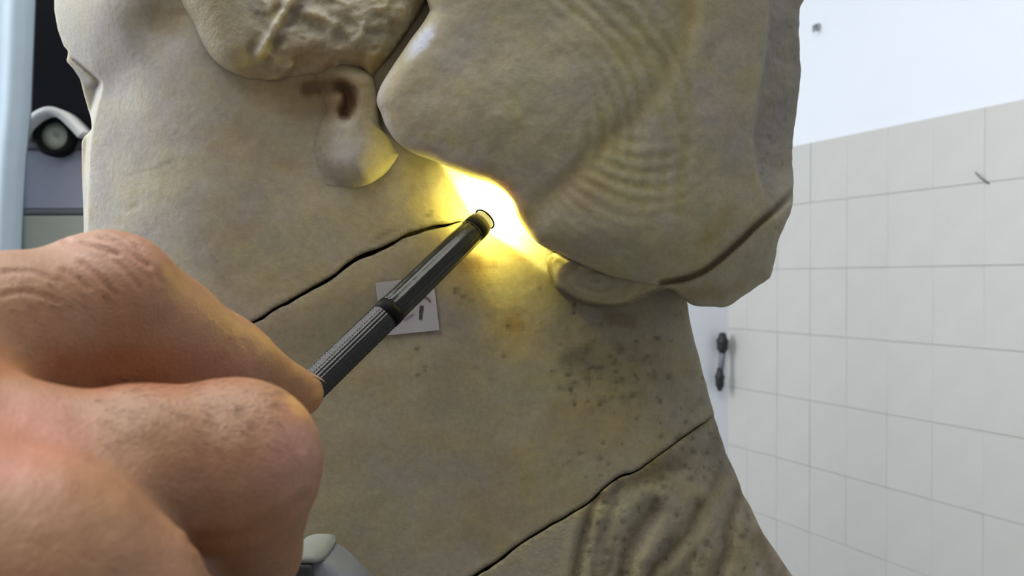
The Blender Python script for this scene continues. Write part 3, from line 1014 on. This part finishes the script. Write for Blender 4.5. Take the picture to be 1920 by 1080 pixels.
at = nt.nodes.new('ShaderNodeAttribute'); at.attribute_name = 'albedo'
n1 = noise_node(nt, 260, 4); n2 = noise_node(nt, 1500, 3, .6)
c = mixrgb(nt, 'MULTIPLY', 1.0, at.outputs['Color'], ramp(nt, n1.outputs[0], [(.3, (.93, .88, .86)), (.7, (1.06, 1.06, 1.06))]))
nt.links.new(c, b.inputs['Base Color'])
b.inputs['Roughness'].default_value = .48; b.inputs['Specular IOR Level'].default_value = .6
b.inputs['Subsurface Weight'].default_value = .12; b.inputs['Subsurface Radius'].default_value = (1, .3, .15); b.inputs['Subsurface Scale'].default_value = .004
tcs = nt.nodes.new('ShaderNodeTexCoord'); vo = nt.nodes.new('ShaderNodeTexVoronoi'); vo.feature = 'DISTANCE_TO_EDGE'
vo.inputs['Scale'].default_value = 620
nt.links.new(tcs.outputs['Object'], vo.inputs['Vector'])
mx = nt.nodes.new('ShaderNodeMath'); mx.operation = 'MULTIPLY_ADD'; mx.inputs[1].default_value = .8
nt.links.new(vo.outputs['Distance'], mx.inputs[0]); nt.links.new(n2.outputs[0], mx.inputs[2])
bump(nt, b, mx.outputs[0], .42, .0004)
hand = empty('hand', cam_to_world(wrist[0]), 'right hand of a person gripping the pen torch between bent fingers', 'hand')
ho = mesh_np('skin', cam_to_world(P), Q, skin, hand, C)

# fingernail on the index finger, turned away
tipc, tr = I5
dirf = I5[0] - I4[0]; dirf /= np.linalg.norm(dirf)
nn = np.array([.35, .55, .75]); nn -= dirf * (nn @ dirf); nn /= np.linalg.norm(nn); sd = np.cross(dirf, nn)
bm = bmesh.new(); g = []
for i in range(9):
    row = []
    u = -0.7 + 1.5 * i / 8
    for j in range(9):
        a = (-0.75 + 1.5 * j / 8) * (1 - 0.25 * max(0, abs(u) - .5))
        rr = tr * 1.03 * math.sqrt(max(0.05, 1 - max(0, u - .2) ** 2 * .35)) + (-u) * 0.0003
        row.append(bm.verts.new(cam_to_world(tipc + dirf * u * tr + rr * (math.cos(a) * nn + math.sin(a) * sd))))
    g.append(row)
for i in range(8):
    for j in range(8): bm.faces.new((g[i][j], g[i + 1][j], g[i + 1][j + 1], g[i][j + 1]))
r = bmesh.ops.solidify(bm, geom=bm.faces[:], thickness=0.0005)
nail = bm_obj('fingernail', bm, plain('nail', (.60, .42, .34), .3), hand, True)

# short dark hairs on the finger backs
rh = np.random.default_rng(5)
cand = np.where((view > .12) & (hx > 170) & (hx < 520) & (hy > 700) & (hy < 840) & (P[:, 2] < .175))[0]
cand2 = np.where((view > .12) & (hx > 0) & (hx < 200) & (hy > 500) & (hy < 600) & (P[:, 2] < .2))[0]
pick = np.concatenate([rh.choice(cand, 150), rh.choice(cand2, 30)]) if len(cand) and len(cand2) else []
HV, HQ = [], []
for i in pick:
    base = P[i]; n_ = N[i]
    dr = np.array([.75, -.45, .35]) + rh.normal(0, .25, 3); dr -= n_ * (dr @ n_); dr /= np.linalg.norm(dr)
    ln = rh.uniform(.002, .0048)
    sd_ = np.cross(dr, n_)
    pts = [base - n_ * .0002, base + dr * ln * .5 + n_ * ln * .16, base + dr * ln + n_ * ln * .14]
    rad = [.000045, .000035, .000008]
    b0 = len(HV)
    for p_, r_ in zip(pts, rad):
        for a in (0, 2.094, 4.189):
            HV.append(p_ + r_ * (math.cos(a) * sd_ + math.sin(a) * n_))
    for k in (0, 3):
        for j in range(3):
            HQ.append((b0 + k + j, b0 + k + (j + 1) % 3, b0 + k + 3 + (j + 1) % 3, b0 + k + 3 + j))
if HV:
    o = mesh_np('finger_hair', cam_to_world(np.array(HV)), np.array(HQ), plain('dark_hair', (.06, .035, .02), .5), hand)
    o['kind'] = 'stuff'

# pale sleeve over the forearm
def tube(A, B, ra, rb, name, mat, parent, seg=32, n=14, th=.002):
    A, B = np.array(A), np.array(B); ax = B - A; L = np.linalg.norm(ax); ax /= L
    u = np.cross(ax, [0, 0, 1.]); u /= np.linalg.norm(u); v = np.cross(ax, u); bm = bmesh.new(); g = []
    prof = [(t, ra + (rb - ra) * t + .0016 * math.sin(t * 31)) for t in np.linspace(0, 1, n)]
    prof = prof + [(t, r_ - th) for t, r_ in prof[::-1]]
    for t, r_ in prof:
        g.append([bm.verts.new(cam_to_world(A + ax * L * t + r_ * (math.cos(a) * u + math.sin(a) * v))) for a in np.linspace(0, 2 * np.pi, seg, endpoint=False)])
    for i in range(len(g)):
        for j in range(seg):
            i2 = (i + 1) % len(g)
            bm.faces.new((g[i][j], g[i2][j], g[i2][(j + 1) % seg], g[i][(j + 1) % seg]))
    return bm_obj(name, bm, mat, parent, True)
tube((-.262, -.078, .119), (-.46, -.135, .11), .041, .055, 'sleeve', plain('sleeve_cloth', (.62, .66, .70), .9), hand)

# ------------------------------------------------------------------ grey support post below the hand
post_top = M3(618, 1008, .268)
pc = cam_to_world(M3(614, 1090, .268)); pc0 = pc.copy(); pc0[2] = 0
post = empty('support_post', pc0, 'pale grey support post with a dark face, its top showing below the knuckle', 'post')
M_GREY = plain('pale_grey_plastic', (.22, .24, .275), .45)
M_LIP = plain('pale_lip_plastic', (.30, .325, .31), .4)
M_DKP = plain('dark_plastic', (.045, .047, .05), .5)


def ring_solid(name, levels, mat, parent, seg=32, c=None):
    """levels: (height, half width x, half depth y, offset x)"""
    bm = bmesh.new(); g = []
    for z, hx_, hy_, ox in levels:
        row = []
        for t in np.linspace(0, 2 * np.pi, seg, endpoint=False):
            ct, st = math.cos(t), math.sin(t)
            row.append(bm.verts.new((c[0] + ox + hx_ * np.sign(ct) * abs(ct) ** .6, c[1] + hy_ * np.sign(st) * abs(st) ** .6, z)))
        g.append(row)
    for i in range(len(g) - 1):
        for j in range(seg): bm.faces.new((g[i][j], g[i][(j + 1) % seg], g[i + 1][(j + 1) % seg], g[i + 1][j]))
    bm.faces.new(g[0][::-1]); bm.faces.new(g[-1])
    return bm_obj(name, bm, mat, parent, True)


zt = cam_to_world(M3(618, 1016, .268))[2]
px_ = .268 / F
ring_solid('post_body', [(0.0, .012, .012, 0), (zt - .05, .012, .012, 0), (zt - 75 * px_, 68 * px_, .012, 0.002), (zt - 45 * px_, 55 * px_, .011, -.0008), (zt - 24 * px_, 40 * px_, .010, -.0022), (zt - 16 * px_, 30 * px_, .009, -.003)], M_GREY, post, c=pc)
ring_solid('top_lip', [(zt - 15 * px_, 32 * px_, .0125, -.0042), (zt - 6 * px_, 31 * px_, .0122, -.0042), (zt - 1 * px_, 22 * px_, .009, -.0046)], M_LIP, post, c=pc)
c_ = pc + np.array([-36 * px_, -.0118, 0]); c_[2] = zt - 62 * px_
bm_obj('dark_face', box_bm(c_, (25 * px_, .0016, 44 * px_), bevel=.0008), M_DKP, post)

# ------------------------------------------------------------------ equipment behind, at the left
ZE = 1.25
PE = ZE / F
eq0 = W(100, 540, ZE + .15); eq0[2] = 0
eq = empty('equipment_cabinet', eq0, 'grey laboratory cabinet with black upper panel and greenish lower panel behind the statue', 'cabinet')
def pbox(name, x0, x1, y0, y1, z0, z1, mat, parent, bev=.002):
    a = W(x0, y1, z0); b_ = W(x1, y0, z0)
    cx = (a[0] + b_[0]) / 2; cz = (a[2] + b_[2]) / 2
    return bm_obj(name, box_bm((cx, (z0 + z1) / 2, cz), ((b_[0] - a[0]) / 2, (z1 - z0) / 2, (b_[2] - a[2]) / 2), bevel=bev), mat, parent)
M_BLK = plain('black_panel_paint', (.006, .006, .009), .6)
M_BLK.node_tree.nodes['Principled BSDF'].inputs['Specular IOR Level'].default_value = 0.05
M_GV = plain('grey_violet_paint', (.21, .22, .28), .5)
M_GG = plain('green_grey_paint', (.27, .285, .235), .5)
M_DG = plain('dark_grey_trim', (.07, .075, .085), .5)
pbox('black_panel', 42, 420, -160, 262, ZE + .004, ZE + .05, M_BLK, eq)
pbox('shelf_edge', 40, 420, 262, 280, ZE - .004, ZE + .05, M_DG, eq)
pbox('upper_panel', 40, 420, 281, 392, ZE, ZE + .05, M_GV, eq)
pbox('dark_trim', 30, 420, 392.5, 403, ZE - .001, ZE + .05, M_DG, eq)
pbox('lower_panel', 38, 420, 404, 640, ZE, ZE + .05, M_GG, eq)
pbox('side_post', 26, 37.5, 281, 2200, ZE - .003, ZE + .05, M_DG, eq)
zb_ = W(0, 640.5, ZE)[2]
bm_obj('cabinet_body', box_bm((W(230, 0, ZE)[0], ZE + .12, zb_ / 2), (.16, .069, zb_ / 2)), M_GV, eq)
# round gauge under a white hood
gz = ZE - .012
gc = W(104, 256, gz)
gauge = empty('round_gauge', W(104, 281, gz), 'small round dark-rimmed gauge with a pale dial under a white arched hood on the cabinet', 'gauge')
def disc(name, c, r0, r1, y0, y1, mat, parent, seg=32):
    bm = bmesh.new(); g = []
    for (r_, y_) in ((r0, y0), (r1, y0), (r1, y1), (r0, y1)):
        g.append([bm.verts.new((c[0] + r_ * math.cos(t), y_, c[2] + r_ * math.sin(t))) for t in np.linspace(0, 2 * np.pi, seg, endpoint=False)])
    for i in range(4):
        for j in range(seg): bm.faces.new((g[i][j], g[(i + 1) % 4][j], g[(i + 1) % 4][(j + 1) % seg], g[i][(j + 1) % seg]))
    return bm_obj(name, bm, mat, parent, True)
disc('bezel', gc, 26 * PE, 38 * PE, gz - .004, gz + .014, M_BLACK, gauge)
disc('dial', gc, .0004, 27 * PE, gz + .002, gz + .006, plain('dial_face', (.40, .40, .32), .5), gauge)
hood = spline([(48, 262), (62, 240), (84, 221), (106, 213), (128, 220), (150, 240), (166, 258)], n=5)
bm = bmesh.new(); g = []
tt = np.gradient(hood, axis=0); tt /= np.linalg.norm(tt, axis=1)[:, None]
for (x, y), (tx, ty) in zip(hood, tt):
    nx_, ny_ = ty, -tx
    row = []
    for o_, y_ in ((-8, gz - .02), (8, gz - .02), (8, gz + .015), (-8, gz + .015)):
        p_ = W(x + nx_ * o_, y + ny_ * o_, gz); row.append(bm.verts.new((p_[0], y_, p_[2])))
    g.append(row)
for i in range(len(g) - 1):
    for j in range(4): bm.faces.new((g[i][j], g[i + 1][j], g[i + 1][(j + 1) % 4], g[i][(j + 1) % 4]))
bm.faces.new(g[0]); bm.faces.new(g[-1][::-1])
bmesh.ops.bevel(bm, geom=[e for e in bm.edges], offset=.0012, segments=2, affect='EDGES')
bm_obj('hood', bm, plain('white_hood_paint', (.60, .61, .60), .5), gauge, True)
# pale blue curtain at the frame's edge
zc = 1.12
cu = [(-420, 0), (-300, 14), (-220, -8), (-140, 12), (-80, -6), (-20, 8), (20, -2), (40, 4), (49, 14)]
cu = spline(cu, n=5)
bm = bmesh.new(); g = []
ys = [-260, -60, 0, 100, 200, 300, 400, 480, 700, 1200, 2250]
shr = [1, 2, 2, -2, -6, -16, -22, -25, -28, -30, -30]
for y, sh in zip(ys, shr):
    row = []
    for side in (0, 1):
        for x, dz in (cu if side == 0 else cu[::-1]):
            p_ = W(x + sh * smoothstep(-200, 50, x), y, zc); row.append(bm.verts.new((p_[0], p_[1] + dz * .0012 + side * .004, max(p_[2], .005))))
    g.append(row)
n_ = len(g[0])
for i in range(len(g) - 1):
    for j in range(n_): bm.faces.new((g[i][j], g[i][(j + 1) % n_], g[i + 1][(j + 1) % n_], g[i + 1][j]))
bm.faces.new(g[0]); bm.faces.new(g[-1][::-1])
cur = bm_obj('curtain', bm, plain('pale_blue_cloth', (.36, .45, .53), .8), None, True)
tag(cur, 'pale blue hanging curtain at the left edge beside the black panel', 'curtain')

# ------------------------------------------------------------------ small things on the walls
def wall_at(px, py, out):
    u = (px - 960) / F
    s_ = (P0[0] - P0[1] * u) / (-D[0] + D[1] * u)
    b_ = P0 + D * s_ + NW * out
    z_ = b_[1]
    Zc = z_ / math.cos(PITCH)
    p_ = W(px, py, z_)
    return np.array([b_[0], b_[1], p_[2]])
M_NAIL = plain('rusty_steel', (.10, .10, .11), .5, .6)


def rod(name, pts, r, mat, parent=None, seg=10):
    bm = bmesh.new(); g = []
    pts = np.array(pts, float); t = np.gradient(pts, axis=0)
    for p_, d_ in zip(pts, t):
        d_ = d_ / np.linalg.norm(d_); u = np.cross(d_, [.3, .2, .93]); u /= np.linalg.norm(u); v = np.cross(d_, u)
        g.append([bm.verts.new(p_ + r * (math.cos(a) * u + math.sin(a) * v)) for a in np.linspace(0, 2 * np.pi, seg, endpoint=False)])
    for i in range(len(g) - 1):
        for j in range(seg): bm.faces.new((g[i][j], g[i][(j + 1) % seg], g[i + 1][(j + 1) % seg], g[i + 1][j]))
    bm.faces.new(g[0][::-1]); bm.faces.new(g[-1])
    return bm_obj(name, bm, mat, parent, True)
nl = rod('bent_nail', [wall_at(1857, 347, -.006), wall_at(1853, 343, .006), wall_at(1844, 334, .012), wall_at(1835, 323, .016)], .0016, M_NAIL)
tag(nl, 'small bent grey nail sticking out of a tile joint on the right wall', 'nail')
hk = empty('wall_hook', wall_at(1531, 52, 0), 'tiny grey hook on the white plaster above the tiles', 'hook')
M_HK = plain('grey_hook_metal', (.40, .42, .44), .5, .3)
rod('hook_plate', [wall_at(1531, 52, -.006), wall_at(1531, 52, .002)], .011, M_HK, hk, 16)
rod('hook_arm', [wall_at(1531, 50, .0), wall_at(1530, 50, .014), wall_at(1533, 60, .02), wall_at(1537, 56, .026)], .004, M_HK, hk)

# black fitting in the corner behind the neck
def back_at(px, py, out):
    u = (px - 960) / F
    c0 = corner - D * out
    t_ = (c0[0] - c0[1] * u) / (-NW[0] + NW[1] * u)
    b_ = c0 + NW * t_
    return np.array([b_[0], b_[1], W(px, py, b_[1])[2]])
fx = empty('wall_fitting', back_at(1352, 680, 0), 'small black two-knobbed wall fitting in the corner behind the statue neck', 'fitting')
M_FIT = plain('black_fitting', (.012, .013, .018), .5)
rod('rod', [back_at(1357, 640, .03), back_at(1353, 680, .03), back_at(1350, 720, .03)], .010, plain('grey_rod', (.16, .17, .22), .4, .3), fx)
def knob(name, px, y0, y1, r):
    ys_ = np.linspace(y0, y1, 9)
    for_ = [back_at(px, y, .03) for y in ys_]
    bm = bmesh.new(); g = []
    for i, p_ in enumerate(for_):
        rr = r * (0.35 + 0.65 * math.sin(math.pi * (i + .5) / 9)) * (1 + .12 * math.cos(i * 2.1))
        g.append([bm.verts.new(p_ + rr * np.array([math.cos(a), math.sin(a), 0])) for a in np.linspace(0, 2 * np.pi, 16, endpoint=False)])
    for i in range(8):
        for j in range(16): bm.faces.new((g[i][j], g[i][(j + 1) % 16], g[i + 1][(j + 1) % 16], g[i + 1][j]))
    bm.faces.new(g[0][::-1]); bm.faces.new(g[-1])
    bm_obj(name, bm, M_FIT, fx, True)
knob('knob', 1355, 624, 664, .020); knob('knob', 1350, 690, 733, .016)
rod('wall_pin', [back_at(1356, 645, -.004), back_at(1356, 645, .03)], .006, M_FIT, fx)
